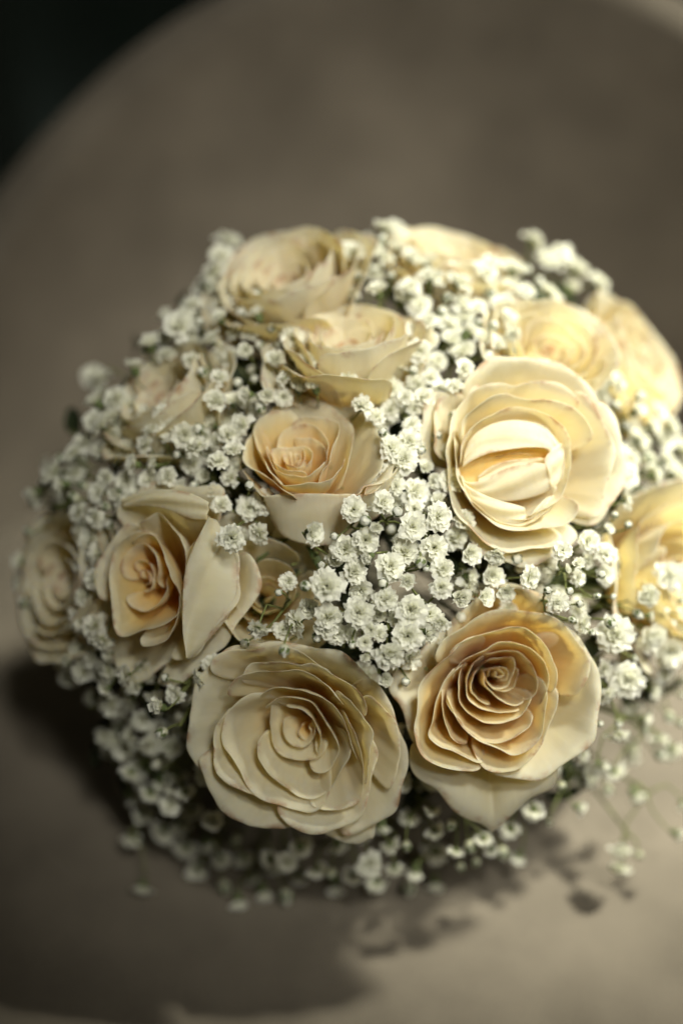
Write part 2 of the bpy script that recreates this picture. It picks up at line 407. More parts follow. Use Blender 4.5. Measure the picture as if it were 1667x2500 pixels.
def traced_rose(name_px, d, n, D, petals, org, s, label, mat=None, seed=0, basef=0.14, zscale=1.0, pack=False, heart=0.45, dmin=0.45, patches=()):
    """petals: (z_mm, curl, [(cx,cy) or (cx,cy,z_mm) ...]) in crop coordinates"""
    cx, cy = org[0]+name_px[0]*s, org[1]+name_px[1]*s
    root, M = rose_root(cx, cy, d, n, label)
    Mi = M.inverted(); camL = Mi @ CAM
    rims = []
    for k, pe in enumerate(petals):
        z0, curl, pts = pe[0], pe[1], pe[2]; kw = pe[3] if len(pe) > 3 else {}
        rim = []
        for q in pts:
            z = (q[2] if len(q) > 2 else z0)*0.001*zscale
            w_ = Mi @ (CAM + raydir(org[0]+q[0]*s, org[1]+q[1]*s))
            dl = w_ - camL; t = (z-camL.z)/dl.z; h = camL + dl*t
            rim.append((h.x, h.y, z))
        rims.append((k, curl, rim, kw))
    rmax = max(np.hypot(q[0], q[1]) for _, _, rim, _ in rims for q in rim)
    for k, curl, rim, kw in rims:
        rm = float(np.mean([np.hypot(q[0], q[1]) for q in rim]))
        Dk = D*(dmin+(1-dmin)*min(1, rm/(0.7*rmax))**1.5)
        bf = basef*min(1.0, rm/(0.6*rmax))
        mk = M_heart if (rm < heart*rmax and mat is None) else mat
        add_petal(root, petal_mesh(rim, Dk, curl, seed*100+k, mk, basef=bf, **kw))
        if pack and rm > 0.0045 and not kw.get('belly') and curl < .5:
            # a half-hidden petal pressed against the inner side of this one
            for f_, dz, rot in ((.87, .0034, .25),):
                r3 = [((x_*math.cos(rot)-y_*math.sin(rot))*f_, (x_*math.sin(rot)+y_*math.cos(rot))*f_, z_-dz) for x_, y_, z_ in rim]
                add_petal(root, petal_mesh(r3, Dk*.92, curl*.6, seed*100+k+37, mat, basef=basef, ncol=24, nrow=10))
    def loc(q):
        z = q[2]*0.001; w_ = Mi @ (CAM + raydir(org[0]+q[0]*s, org[1]+q[1]*s)); dl = w_ - camL; t = (z-camL.z)/dl.z
        return np.array(camL + dl*t)
    for k, (ea, eb, puff, *pm) in enumerate(patches):     # broad guard petals seen as one open sheet between two edges
        a_ = catmull([loc(q) for q in ea], 26); b_ = catmull([loc(q) for q in eb], 26); nr = 14
        tt = np.linspace(0, 1, nr)[:, None, None]; S = a_[None]*(1-tt)+b_[None]*tt
        w2 = np.sin(np.pi*tt); S[..., 2] += (w2*puff*0.001)[..., 0]*np.sin(np.pi*np.linspace(0.08, .92, 26))[None]
        S[..., 2] += 0.0007*np.sin(tt[..., 0]*9+np.linspace(0, 7, 26)[None])*w2[..., 0]
        vv = 0.62+0.36*np.abs(1-2*tt[:, :, 0])*np.ones((1, 26))
        uvs = np.stack([np.repeat(np.linspace(0, 1, 26)[None], nr, 0), vv], -1).reshape(-1, 2)
        Fc = [(j_*26+i_, j_*26+i_+1, (j_+1)*26+i_+1, (j_+1)*26+i_) for j_ in range(nr-1) for i_ in range(25)]
        add_petal(root, (mesh_from('petal', S.reshape(-1, 3), Fc, M_heart if pm else (mat or M_petal), uvs*np.array([1, .72 if pm else 1])), 0.0004))
    stem_and_sepals(root, M, D, seed)
    ROSES.append((cx, cy, d))
    return root

def grown_rose(px, py, d, n, rad, D, label, seed=0, mat=None, spin=0.0, count=18, open_=0.5, zmid=0.0, extra=()):
    root, M = rose_root(px, py, d, n, label, spin)
    rs = random.Random(seed)
    for k in range(count):
        t = (k+0.6)/count
        r = rad*(0.045+0.955*t**(0.95))
        phi = k*2.39996 + rs.uniform(-.2, .2)
        hw = R(88 - 34*t + rs.uniform(-8, 8)) if t > .15 else R(120)
        # heart sits lower, the middle rings stand highest, the outer ones fall open
        z = zmid + rad*(-0.22*(1-t)**2 + 0.10*math.sin(math.pi*t) - open_*0.55*max(0, t-.5)**1.3*2)
        curl = max(0.0, (t-0.45)/0.55)*(0.35+0.5*open_)
        pts = []; m_ = 9; tip = rs.uniform(0.0, 0.10)*(t > .6)
        for i in range(m_):
            u = -1+2*i/(m_-1); rr = r*(1+0.07*u + 0.03*math.sin(u*3+k) + tip*math.exp(-(u/0.22)**2))
            a = phi+u*hw
            pts.append((rr*math.cos(a), rr*math.sin(a), z - (0.10+0.2*t)*r*abs(u)**3))
        add_petal(root, petal_mesh(pts, D, curl, seed*100+k, mat, ncol=26, nrow=12, endround=0.5))
    stem_and_sepals(root, M, D, seed)
    ROSES.append((px, py, d))
    return root

# front centre-left rose
A = [
 (-9, .62, [(250,330),(400,232),(560,214),(800,214),(950,240),(1100,310),(1215,395),(1290,500)]),
 (-9, .60, [(1150,420),(1215,395),(1300,520),(1370,640),(1420,800),(1450,940),(1425,1040),(1400,1110),(1365,1200),(1300,1270),(1180,1340),(1000,1380)]),
 (-14, .5, [(880,1340),(1020,1390),(1140,1400),(1200,1372),(1240,1375),(1262,1300),(1300,1200)]),
 (-8, .55, [(330,290),(280,300),(200,420),(150,600),(130,740),(140,870),(185,960),(260,1060)]),
 (-6, .62, [(190,860),(218,980),(240,1080),(330,1200),(480,1300),(600,1318),(720,1315),(830,1300)]),
 (-3, .60, [(620,1200),(700,1280),(790,1325),(890,1358),(1000,1342),(1100,1292),(1180,1200),(1235,1060),(1252,900),(1240,760)]),
 (-3, .45, [(240,420),(300,310),(400,255),(560,234),(700,240),(820,270),(920,330),(1000,400)]),
 (-5, .45, [(1150,560),(1210,525),(1290,570),(1350,650),(1385,760),(1400,880),(1370,1010),(1300,1120)]),
 (-2, .50, [(420,560),(360,620),(305,710),(275,860),(290,960),(360,1035),(460,1095),(560,1170)]),
 (-1, .32, [(400,470),(500,352),(600,335),(700,322),(820,338),(862,334),(950,372),(1060,430),(1150,500),(1190,590),(1200,700)]),
 (0, .25, [(330,560),(420,432),(550,382),(700,370),(850,400),(950,450),(1030,520),(1080,620)]),
 (1, .35, [(1020,500),(1070,530),(1130,565),(1185,660),(1230,750),(1212,830),(1228,920),(1215,1010),(1180,1100)]),
 (-2, .30, [(1080,620),(1120,740),(1165,860),(1185,980),(1170,1090),(1130,1170),(1030,1222),(920,1212),(820,1160)]),
 (-2, .45, [(560,500),(430,560),(350,650),(335,780),(380,890),(440,985),(500,1080),(600,1160),(700,1205),(790,1218),(880,1215),(960,1150),(1020,1050)]),
 (-4, .22, [(540,760),(560,900),(640,1030),(720,1092),(800,1127),(900,1130),(1000,1070),(1060,970),(1095,860),(1090,760)]),
 (-3, .12, [(520,560),(640,484),(750,485),(850,500),(930,530),(1000,600),(1060,670),(1105,770),(1130,870),(1145,960)]),
 (-6, .10, [(560,640),(660,545),(780,530),(860,560),(920,640),(990,740),(1042,820),(1040,880),(1000,920),(975,965),(900,988),(830,970)]),
 (-9, .08, [(700,600),(640,560),(615,650),(625,760),(670,850),(760,908),(850,922),(920,900),(975,830)]),
 (-8, .0, [(690,590),(780,600),(860,650),(905,720),(930,790),(915,885),(880,850)]),
 (-11, .0, [(700,650),(690,720),(740,800),(820,830),(880,780),(900,720),(860,680)]),
 (-13, .0, [(800,700),(780,760),(830,800),(870,750),(850,710)]),
]
traced_rose((850, 770), 0.548, cdir(-.06, -.14, 1), 0.040, A, (400, 1480), .4146, heart=.12, dmin=.55, label='large open cream rose lowest at the front with rippled petals in half shade', seed=1)

# front right rose
B = [
 (-20, .80, [(150,1180,-14),(190,1300,-16),(330,1440,-18),(430,1550,-20),(560,1622,-22),(650,1682,-25),(695,1722,-27),(712,1724,-27),(750,1680,-25),(830,1604,-22),(960,1510,-20),(1090,1420,-18),(1150,1300,-15)], dict(endround=.1, ruffle=.0002, pinch=.9, ncol=48)),
 (-13, .72, [(520,270),(400,400),(300,470),(150,620),(70,730),(45,810),(130,960),(180,1060),(200,1180)], dict(endround=.2, ruffle=.0004)),
 (-10, .70, [(400,480),(440,380),(500,290),(570,210),(700,130),(850,108),(960,130),(1050,200),(1080,300)], dict(endround=.3, ruffle=.0003)),
 (-7, .62, [(1100,330),(1200,400),(1290,480),(1370,600),(1405,730),(1412,880),(1375,1080),(1320,1180),(1220,1260),(1130,1312),(1000,1372),(880,1387),(760,1372),(620,1320)]),
 (-3, .50, [(300,640),(370,530),(450,430),(600,320),(750,285),(900,275),(1050,310),(1160,360),(1260,470),(1320,580),(1332,700),(1300,800),(1290,900)]),
 (-1, .42, [(700,420),(640,445),(500,500),(380,600),(290,700),(238,800),(215,950),(205,1060),(240,1190),(300,1270),(390,1305),(520,1310),(620,1328),(700,1300)]),
 (-2, .40, [(560,1180),(650,1290),(740,1335),(850,1330),(960,1235),(1080,1060),(1118,970),(1130,860),(1120,740)]),
 (0, .30, [(540,600),(485,640),(420,720),(350,870),(320,1000),(290,1090),(360,1150),(460,1200),(560,1252),(690,1300)]),
 (0, .26, [(420,640),(480,520),(580,445),(700,410),(850,400),(960,415),(1060,500),(1110,620),(1130,730),(1120,860)]),
 (-1, .28, [(400,800),(440,920),(520,1040),(640,1130),(760,1200),(850,1226),(960,1160),(1040,1060),(1070,900),(1050,760),(1010,680)]),
 (-1, .12, [(460,760),(490,650),(560,580),(700,505),(780,490),(870,497),(960,530),(1050,610),(1075,720),(1060,840),(1030,940)]),
 (-2, .15, [(470,640),(400,760),(383,860),(390,960),(430,1080),(500,1140),(580,1150)]),
 (-2, .20, [(420,830),(440,930),(520,1050),(600,1110),(680,1137),(800,1130),(890,1092),(950,1030),(1000,930)]),
 (-3, .10, [(540,590),(500,700),(492,800),(505,900),(570,975),(660,1003),(780,1003),(900,970),(960,900),(1000,800)]),
 (-5, .0, [(620,590),(700,560),(800,540),(890,548),(950,610),(1000,720),(1005,800),(960,850),(900,880)]),
 (-4, .06, [(700,570),(620,600),(560,670),(530,750),(548,840),(610,900),(700,937),(830,945),(930,925)]),
 (-7, .0, [(640,640),(600,700),(572,770),(580,830),(640,880),(720,900)]),
 (-6, .0, [(660,650),(655,730),(680,790),(760,862),(850,900),(910,890),(940,840)]),
 (-7, .0, [(640,640),(700,600),(780,585),(850,592),(865,650),(845,720),(800,775),(740,785),(690,760)]),
 (-8, .0, [(670,680),(675,740),(730,790),(800,800),(860,770),(890,700),(895,640)]),
 (-9, .0, [(700,720),(690,670),(740,640),(800,650),(825,690),(810,735),(770,750)]),
 (-9, .0, [(640,690),(690,655),(740,655),(785,680),(795,705),(765,718),(740,700)]),
 (-10, .0, [(745,670),(725,690),(735,715),(765,720),(780,700)]),
]
traced_rose((745, 695), 0.552, cdir(.05, .10, 1), 0.042, B, (930, 1380), .3827,
            'cream rose with a tight golden spiral heart and one pointed petal hanging down, front right', seed=2, zscale=1.0, heart=.52, dmin=1.0)

# large pale rose, centre right
Cc = [
 (-12, .62, [(500,260),(340,325),(210,335),(150,420),(90,580),(85,680),(120,800)]),
 (-10, .40, [(400,330),(260,360),(205,450),(192,560),(198,680),(235,745),(290,780),(330,850)]),
 (-8, .55, [(330,300),(460,185),(560,138),(700,116),(780,112),(900,140),(1050,200),(1150,280),(1220,380),(1260,450)]),
 (-9, .55, [(1150,300),(1220,380),(1300,470),(1370,620),(1400,760),(1410,860),(1370,960),(1300,1060),(1240,1140),(1150,1210)]),
 (-9, .60, [(300,960),(340,1110),(420,1230),(480,1340),(600,1402),(720,1428),(830,1420),(950,1370),(1060,1290),(1130,1190)]),
 (-4, .45, [(280,800),(272,680),(300,545),(350,420),(450,320),(600,290),(690,292),(800,265),(950,290),(1080,350),(1180,430)]),
 (-5, .45, [(1050,300),(1180,400),(1260,520),(1310,660),(1310,800),(1290,930),(1240,1060),(1180,1160)]),
 (-3, .40, [(310,520),(278,680),(272,850),(300,1000),(360,1130),(450,1240),(560,1305),(700,1335),(850,1330),(950,1300),(1060,1220)]),
 (0, .30, [(360,640),(400,480),(500,400),(620,350),(740,370),(860,380),(980,410),(1070,440),(1140,485),(1195,570),(1195,680)]),
 (0, .30, [(330,560),(320,700),(340,850),(370,930),(430,1050),(520,1135),(640,1182),(760,1215),(900,1202),(1010,1160),(1100,1090),(1130,980)]),
 (-1, .15, [(345,800),(370,700),(410,600),(500,500),(620,445),(760,440),(890,470),(990,540),(1050,650),(1060,780)]),
 (-1, .10, [(1030,640),(1060,760),(1040,900),(960,1010),(860,1090),(760,1140)]),
 (-2, .05, [(362,830),(400,960),(470,1060),(560,1130),(680,1165),(800,1150),(900,1100),(980,1010)], dict(belly=.001)),
 (-2, .0, [(640,1120),(740,1130),(830,1108),(900,1050),(945,985),(980,900)]),
 (-8, .0, [(560,745),(620,735),(720,725),(800,735),(830,760)]),
]
traced_rose((670, 762), 0.560, cdir(.16, .16, 1), 0.040, Cc, (980, 820), .3954,
            'largest and palest rose in full light with a folded heart, centre right', seed=3, mat=M_petal, basef=.2, patches=[
 ([(350,815,-9),(470,730,-9),(620,680,-9),(780,665,-9),(900,690,-8),(960,740,-6)], [(350,900,-9),(470,920,-9),(620,880,-10),(780,850,-9),(900,830,-8),(960,800,-6)], 0, 'heart'),
 ([(470,868,-6),(540,812,-4.5),(620,778,-4),(700,764,-3.5),(780,758,-3.5),(850,752,-3.5),(900,760,-4.5)], [(470,900,-7),(540,900,-8),(620,880,-8),(700,860,-8),(780,840,-8),(850,825,-8),(900,805,-7)], .2),
 ([(372,812,-5),(450,762,-2.5),(550,724,-1.5),(690,698,-.5),(800,688,-.5),(885,694,-1),(925,725,-4)], [(385,750,-5),(405,670,-5),(470,590,-5),(600,530,-5),(760,520,-5),(890,560,-5),(985,680,-5)], 1.6),
 ([(985,660,-5),(925,700,-2),(890,745,-1),(880,765,-1),(890,800,-1),(900,830,-2)], [(1000,690,-6),(1012,760,-6),(1010,820,-6),(990,880,-6),(955,925,-6),(920,950,-6)], .8),
 ([(372,892,-4),(440,905,-3),(520,880,-2),(600,835,-1),(700,800,-.5),(800,782,0),(895,790,-1)], [(400,950,-8),(480,1000,-7),(600,1020,-7),(720,1015,-7),(830,990,-7),(920,950,-7),(965,905,-7)], 1.4),
 ([(366,895,-3),(430,940,-2.5),(520,985,-2),(620,1020,-2),(700,1040,-2.5),(760,1060,-3)], [(390,980,-6),(450,1060,-6),(540,1130,-5),(640,1165,-5),(720,1170,-5),(775,1150,-6)], 2.0),
 ([(790,1110,-4),(830,1060,-3),(880,1010,-3),(930,980,-4)], [(800,1155,-6),(850,1125,-6),(910,1080,-6),(960,1010,-7)], 1.2)])

# smaller rose tilted upwards, centre
Dd = [
 (-12, .45, [(500,300),(640,215),(780,165),(880,180),(960,240),(1060,330)]),
 (-6, .55, [(1240,420),(1330,560),(1420,600),(1430,700),(1400,790),(1340,870),(1160,940),(1120,1005),(1000,1040)]),
 (-8, .30, [(120,760),(240,920),(330,1015),(450,1002),(700,992),(900,1000),(1130,1005),(1230,960),(1300,880)], dict(lip=.0016, endround=.1)),
 (-4, .50, [(700,240),(780,225),(900,235),(1000,215),(1130,280),(1200,400),(1280,520),(1325,670),(1290,800),(1200,900)]),
 (-3, .35, [(300,400),(430,280),(520,207),(650,205),(780,232),(900,300),(1010,400),(1062,560),(1040,720),(960,840)]),
 (-3, .40, [(330,400),(250,480),(190,570),(163,690),(200,760),(300,832),(400,900),(480,962),(600,975)]),
 (-1, .25, [(640,352),(560,325),(480,322),(380,340),(300,390),(258,450),(255,520),(275,620),(330,720),(405,830),(480,900)]),
 (-1, .18, [(380,840),(460,900),(560,917),(700,915),(810,910),(890,880),(950,780),(1000,660)]),
 (0, .12, [(520,420),(640,365),(740,360),(840,382),(935,440),(942,510),(910,610),(870,720),(820,770),(760,850)]),
 (-2, .06, [(370,560),(365,700),(400,785),(470,825),(560,840),(690,846),(760,812),(825,762),(860,680)]),
 (-2, .0, [(420,640),(480,520),(580,450),(700,430),(790,470),(845,560),(850,680),(830,750)]),
 (-4, .0, [(560,520),(640,540),(740,570),(830,630),(850,700)]),
 (-3, .0, [(560,600),(480,625),(400,650),(395,700),(430,760),(500,800),(600,810),(690,780)]),
 (-4, .0, [(480,640),(560,605),(650,600),(710,640),(725,700),(700,740),(640,770)]),
 (-5, .0, [(520,650),(495,700),(530,760),(600,780),(660,760),(690,710)]),
 (-6, .0, [(540,700),(570,650),(630,640),(670,680),(650,730),(600,750)]),
 (-7, .0, [(570,700),(600,670),(635,690),(615,725),(585,725)]),
]
traced_rose((600, 700), 0.556, cdir(-.10, .72, .80), 0.036, Dd, (540, 900), .3061,
            'small half-open rose turned upwards with a tight bud heart, left of the palest rose', seed=4, patches=[
 ([(330,1015,-8),(500,1003,-8),(700,993,-8),(920,1000,-8),(1130,1005,-8)], [(400,1210,-24),(510,1345,-28),(740,1410,-29),(950,1385,-28),(1090,1240,-25)], 1.0),
 ([(1145,1000,-7),(1165,940,-7),(1250,905,-7),(1340,870,-6),(1425,760,-6)], [(1050,1210,-24),(1130,1230,-24),(1220,1200,-24),(1300,1120,-22),(1380,960,-18)], 1.0)])

# left rose, turned to the left
Ee = [
 (-20, .55, [(560,780),(530,960),(560,1100),(640,1210),(690,1350),(800,1342),(900,1305),(1060,1190),(1160,1100)]),
 (-16, .6, [(900,1400),(1000,1365),(1120,1310),(1220,1210),(1330,1090),(1450,930),(1505,780),(1510,660),(1450,560)], dict(endround=.2)),
 (-12, .6, [(640,330),(700,275),(780,230),(850,182),(950,180),(1100,198),(1290,205),(1310,260),(1290,400)], dict(endround=.2)),
 (-7, .45, [(560,900),(550,760),(560,640),(640,500),(720,440),(820,420)]),
 (-10, .65, [(1200,350),(1300,470),(1400,640),(1395,820),(1300,980),(1200,1120),(1085,1215),(980,1240)], dict(endround=.2)),
 (-4, .35, [(640,420),(700,290),(850,278),(980,320),(1080,380),(1200,400),(1240,500),(1240,640)]),
 (-3, .18, [(1060,340),(1210,385),(1175,480),(1095,580),(1072,700),(1062,850),(1060,950),(1062,1080),(1060,1180)], dict(endround=.1)),
 (-3, .30, [(800,1060),(815,1130),(860,1150),(940,1120),(1000,1040),(1045,900),(1060,780)]),
 (-1, .25, [(860,450),(790,462),(730,480),(670,540),(640,640),(630,800),(642,930),(662,1060),(720,1085),(820,1055),(920,1020),(1010,980),(1050,900)]),
 (-2, .15, [(760,420),(860,380),(915,368),(980,420),(1040,480),(1075,560),(1070,680),(1050,800)]),
 (-1, .10, [(720,540),(810,476),(870,482),(930,560),(965,640),(1005,740),(1045,860),(1030,960)]),
 (-5, .0, [(700,760),(700,640),(760,560),(840,540),(900,600),(920,700),(900,800)]),
 (-6, .0, [(720,820),(760,900),(840,940),(920,900),(960,800),(960,700)]),
 (-8, .0, [(760,700),(800,640),(860,650),(890,740),(860,820),(800,820)]),
 (-9, .0, [(800,740),(820,690),(855,710),(850,770),(815,780)]),
]
traced_rose((830, 740), 0.560, cdir(-.42, .10, .95), 0.038, Ee, (0, 1100), .4209,
            'rose at left with a shaded heart and a big sunlit petal folded back', seed=5, patches=[
 ([(1212,385,3),(1130,540,2),(1072,700,1),(1058,880,1),(1060,1060,0),(1085,1205,-2)], [(1255,400,-6),(1340,560,-9),(1392,760,-11),(1345,930,-12),(1230,1080,-12),(1095,1215,-8)], 3.5),
 ([(700,285,-3),(830,235,-1),(960,225,0),(1100,245,0),(1215,300,-1)], [(720,330,-4),(850,320,-3),(980,345,-3),(1100,395,-3),(1205,400,-3)], 1.5),
 ])

grown_rose(130, 1415, 0.600, cdir(-.75, .15, .75), 0.037, 0.036, 'dim blurred rose at the far left edge of the bouquet', 11, open_=.4)
grown_rose(690, 650, 0.606, cdir(-.30, .70, .62), 0.039, 0.040, 'blurred rose at the top left of the bouquet against the backrest', 12, M_petal_pale, open_=.35)
grown_rose(850, 805, 0.581, cdir(-.10, .86, .50), 0.036, 0.036, 'flattened-looking rose below the top left one, seen nearly side on', 13, M_petal, open_=.5)
grown_rose(1120, 605, 0.632, cdir(.20, .85, .42), 0.036, 0.040, 'topmost rose on the crown of the bouquet', 14, M_petal_pale, open_=.4)
grown_rose(1365, 840, 0.598, cdir(.30, .55, .78), 0.033, 0.038, 'glowing cream rose right above the largest pale rose', 15, M_petal, open_=.3)
grown_rose(1580, 870, 0.645, cdir(.75, .45, .50), 0.040, 0.040, 'rose on the upper right rim showing the backs of pale yellow petals', 16, M_petal_pale, open_=.3)
grown_rose(1690, 1400, 0.600, cdir(.60, .10, .80), 0.041, 0.040, 'soft yellow rose cut off by the right edge of the picture', 17, M_petal, open_=.4, count=13)
grown_rose(655, 1435, 0.564, cdir(.1, .25, 1), 0.033, 0.030, 'shaded tan rose buried in the middle behind thin stems, beneath the small upturned rose', 19, M_petal, open_=.25, count=12)
grown_rose(375, 945, 0.592, cdir(-.55, .65, .55), 0.036, 0.038, 'hazy beige rose half hidden in baby\'s breath at upper left', 18, M_petal, open_=.6)

# ------------------------------------------------------------------ baby's breath: the blossoms
def blossom(seed, rad=0.0056, kind='open'):
    rs = random.Random(seed); mb = MB()
    if kind == 'open':   rings = [(9, 2, 1.0, .50), (9, 24, .92, .48), (8, 46, .80, .42), (6, 66, .62, .36), (4, 80, .46, .30)]
    elif kind == 'half': rings = [(7, 52, .80, .55), (7, 64, .78, .50), (6, 76, .70, .42), (4, 84, .6, .3)]
    for ri, (n, el, L, wd) in enumerate(rings):
        off = rs.random()*6.28
        for k in range(n):
            a = off + k*2*math.pi/n + rs.uniform(-.22, .22); e = R(el+(seed % 3)*7+rs.uniform(-17, 17)); l = L*rad*rs.uniform(.78, 1.14)
            nu, nv = 6, 5; ph = rs.random()*6.28; ph2 = rs.random()*6.28; V = []; uv = []; curv = rs.uniform(-.15, .35)
            for j in range(nv):
                s_ = j/(nv-1)
                for i in range(nu):
                    u = -1+2*i/(nu-1)
                    ww = wd*rad*(0.22+0.78*s_**0.75)
                    xx = l*s_*(1-0.16*u*u*s_ + 0.10*math.sin(u*6.5+ph)*s_)
                    yy = u*ww
                    zz = curv*l*s_*s_*(-1) + 0.17*l*math.sin(u*4.3+ph2)*s_ + 0.25*ww*u*u
                    x2 = xx*math.cos(e)-zz*math.sin(e); z2 = xx*math.sin(e)+zz*math.cos(e)
                    x2 += 0.06*rad
                    V.append((x2*math.cos(a)-yy*math.sin(a), x2*math.sin(a)+yy*math.cos(a), z2)); uv.append((u*.5+.5, s_))
            mb.add(V, [(j*nu+i, j*nu+i+1, (j+1)*nu+i+1, (j+1)*nu+i) for j in range(nv-1) for i in range(nu-1)], uv)
    return mb
def calyx(rad, seed=0, length=1.0):
    mb = MB(); prof = [(0.18, -1.05), (0.42, -0.95), (0.62, -0.65), (0.68, -0.3), (0.66, 0.0)]; n = 10; V = []; Fc = []
    for (r_, z) in prof:
        for k in range(n):
            a = 2*math.pi*k/n; V.append((r_*rad*math.cos(a), r_*rad*math.sin(a), z*rad*length + (0.35*rad if (k % 2 == 0 and z == 0.0) else 0)))
    for j in range(len(prof)-1):
        for k in range(n): Fc.append((j*n+k, j*n+(k+1) % n, (j+1)*n+(k+1) % n, (j+1)*n+k))
    Fc.append(tuple(range(n-1, -1, -1)))
    mb.add(V, Fc); return mb
def budmesh(seed, rad=0.0021):
    rs = random.Random(seed); mb = MB(); n = 14; V = []; uv = []; rows = 9
    for j in range(rows):
        t = j/(rows-1); ph_ = math.pi*t
        for k in range(n):
            a = 2*math.pi*k/n + t*0.9
            rr = rad*math.sin(ph_)**0.85*(1+0.10*math.sin(a*5)*t)
            V.append((rr*math.cos(a)*.98, rr*math.sin(a)*.98, -rad*1.08*math.cos(ph_)))
            uv.append((k/n, 0.25+0.55*t))
    Fc = []
    for j in range(rows-1):
        for k in range(n): Fc.append((j*n+k, j*n+(k+1) % n, (j+1)*n+(k+1) % n, (j+1)*n+k))
    mb.add(V, Fc, uv)
    # a few furled petal tips on top
    for q in range(4):
        a0 = rs.random()*6.28; V = []; uv = []
        for j in range(3):
            for i in range(4):
                a = a0+(-.5+i/3.0)*1.5; r_ = rad*(0.62-0.2*j); V.append((r_*math.cos(a), r_*math.sin(a), rad*(0.72+0.27*j+0.05*i))); uv.append((i/3, .5+.2*j))
        mb.add(V, [(j*4+i, j*4+i+1, (j+1)*4+i+1, (j+1)*4+i) for j in range(2) for i in range(3)], uv)
    return mb
OPEN = [blossom(s).mesh('blossom', [M_white]) for s in range(8)]
HALF = [blossom(50+s, 0.0048, 'half').mesh('half_open_blossom', [M_white]) for s in range(4)]
BUD = [budmesh(s).mesh('bud', [M_white]) for s in range(4)]
CAL_O = calyx(0.0026).mesh('calyx', [M_calyx]); CAL_H = calyx(0.0026, length=1.1).mesh('calyx', [M_calyx]); CAL_B = calyx(0.0031, length=.72).mesh('calyx', [M_calyx])

def dome_depth(px, py):
    """surface of the flower dome: depth along the view for a picture position"""
    cx, cy, rx, ry, rz, dc = 870., 1340., 850., 830., 0.098, 0.655
    dx, dy = (px-cx)/rx, (py-cy)/ry
    q = 1-dx*dx-dy*dy
    dz = math.sqrt(q) if q > 0 else 0
    tilt = 0.020*(-dy)             # the crown leans away from the viewer
    return dc + tilt - rz*dz
def dome_normal(px, py):
    cx, cy, rx, ry = 870., 1340., 850., 830.
    dx, dy = (px-cx)/rx, (py-cy)/ry
    q = max(0.04, 1-dx*dx-dy*dy)
    return cdir(dx*0.9, -dy*0.9+0.12, math.sqrt(q))

# traced blossoms: crop coordinates, apparent diameter, kind (o open, h half open, b bud), nearer by mm, facing (right, up, viewer)
FL = []      # (px, py, depth, diam_px, kind, normal)
def crop(org, s, items, base=0.0, droop=1.0):
    for it in items:
        x, y, dm, k = it[:4]; near = it[4] if len(it) > 4 else 0; near = near*droop if near < -10 else near; fc = it[5] if len(it) > 5 else None
        px, py = org[0]+x*s, org[1]+y*s
        FL.append([px, py, dome_depth(px, py)-0.010-base-near*0.001, dm*s, k, cdir(*fc) if fc else None])
crop((560, 1200), .3444, [
 (690,670,262,'o',10,(-.1,0,1)),(920,860,210,'o',8,(0,-.1,1)),(700,890,215,'o',5),(690,960,190,'o',2),(880,130,200,'o',6),(1090,75,170,'o',8),(965,345,195,'o',7,(0,-.1,1)),(820,410,210,'o',3),
 (880,570,180,'o',0),(750,470,150,'o',-3),(1000,455,120,'h',6,(-.7,-.3,.5)),(1300,250,225,'o',6),(1480,180,215,'o',8),(1140,530,215,'o',3),(1240,430,215,'o',0),(1450,400,200,'o',3),
 (1510,550,175,'o',8),(1500,680,160,'o',9),(1110,760,175,'o',7,(0,-.2,1)),(1262,640,135,'h',7,(-.1,.1,1)),(1290,840,230,'o',8),(1260,1025,230,'o',9),(1130,1150,220,'o',10),(930,700,190,'o',-5),
 (480,930,210,'o',-4),(380,980,140,'o',-7),(760,1010,170,'o',-3),(1105,1330,120,'h',3,(0,-.1,1)),(205,965,190,'o',12,(-.2,-.9,.3)),(572,290,165,'h',11,(.75,0,.6)),(15,330,215,'o',12,(.1,0,1)),
 (745,318,62,'b',8),(965,205,88,'b',12),(1045,250,110,'h',10),(1190,145,85,'b',12),(1355,500,90,'b',10,(0,-1,.4)),(1395,545,45,'b',8),(1090,655,75,'b',4),(535,670,85,'b',14,(.9,0,.3)),
 (350,715,60,'b',0),(960,1070,110,'h',10,(0,.1,1)),(1005,980,100,'h',6),(870,1085,66,'b',7),(965,1170,90,'h',7,(0,-.3,1)),(620,1030,80,'b',0),(388,1125,86,'b',16,(0,-1,.3)),(650,520,60,'b',0),
 (1420,870,160,'o',3),(1500,930,150,'o',6),(1400,1000,120,'h',4),(420,640,120,'o',-8),(1060,880,120,'o',-3),(1060,1010,130,'o',0),(850,1010,120,'o',-3),(1190,900,130,'o',0),(560,830,150,'o',-4)])
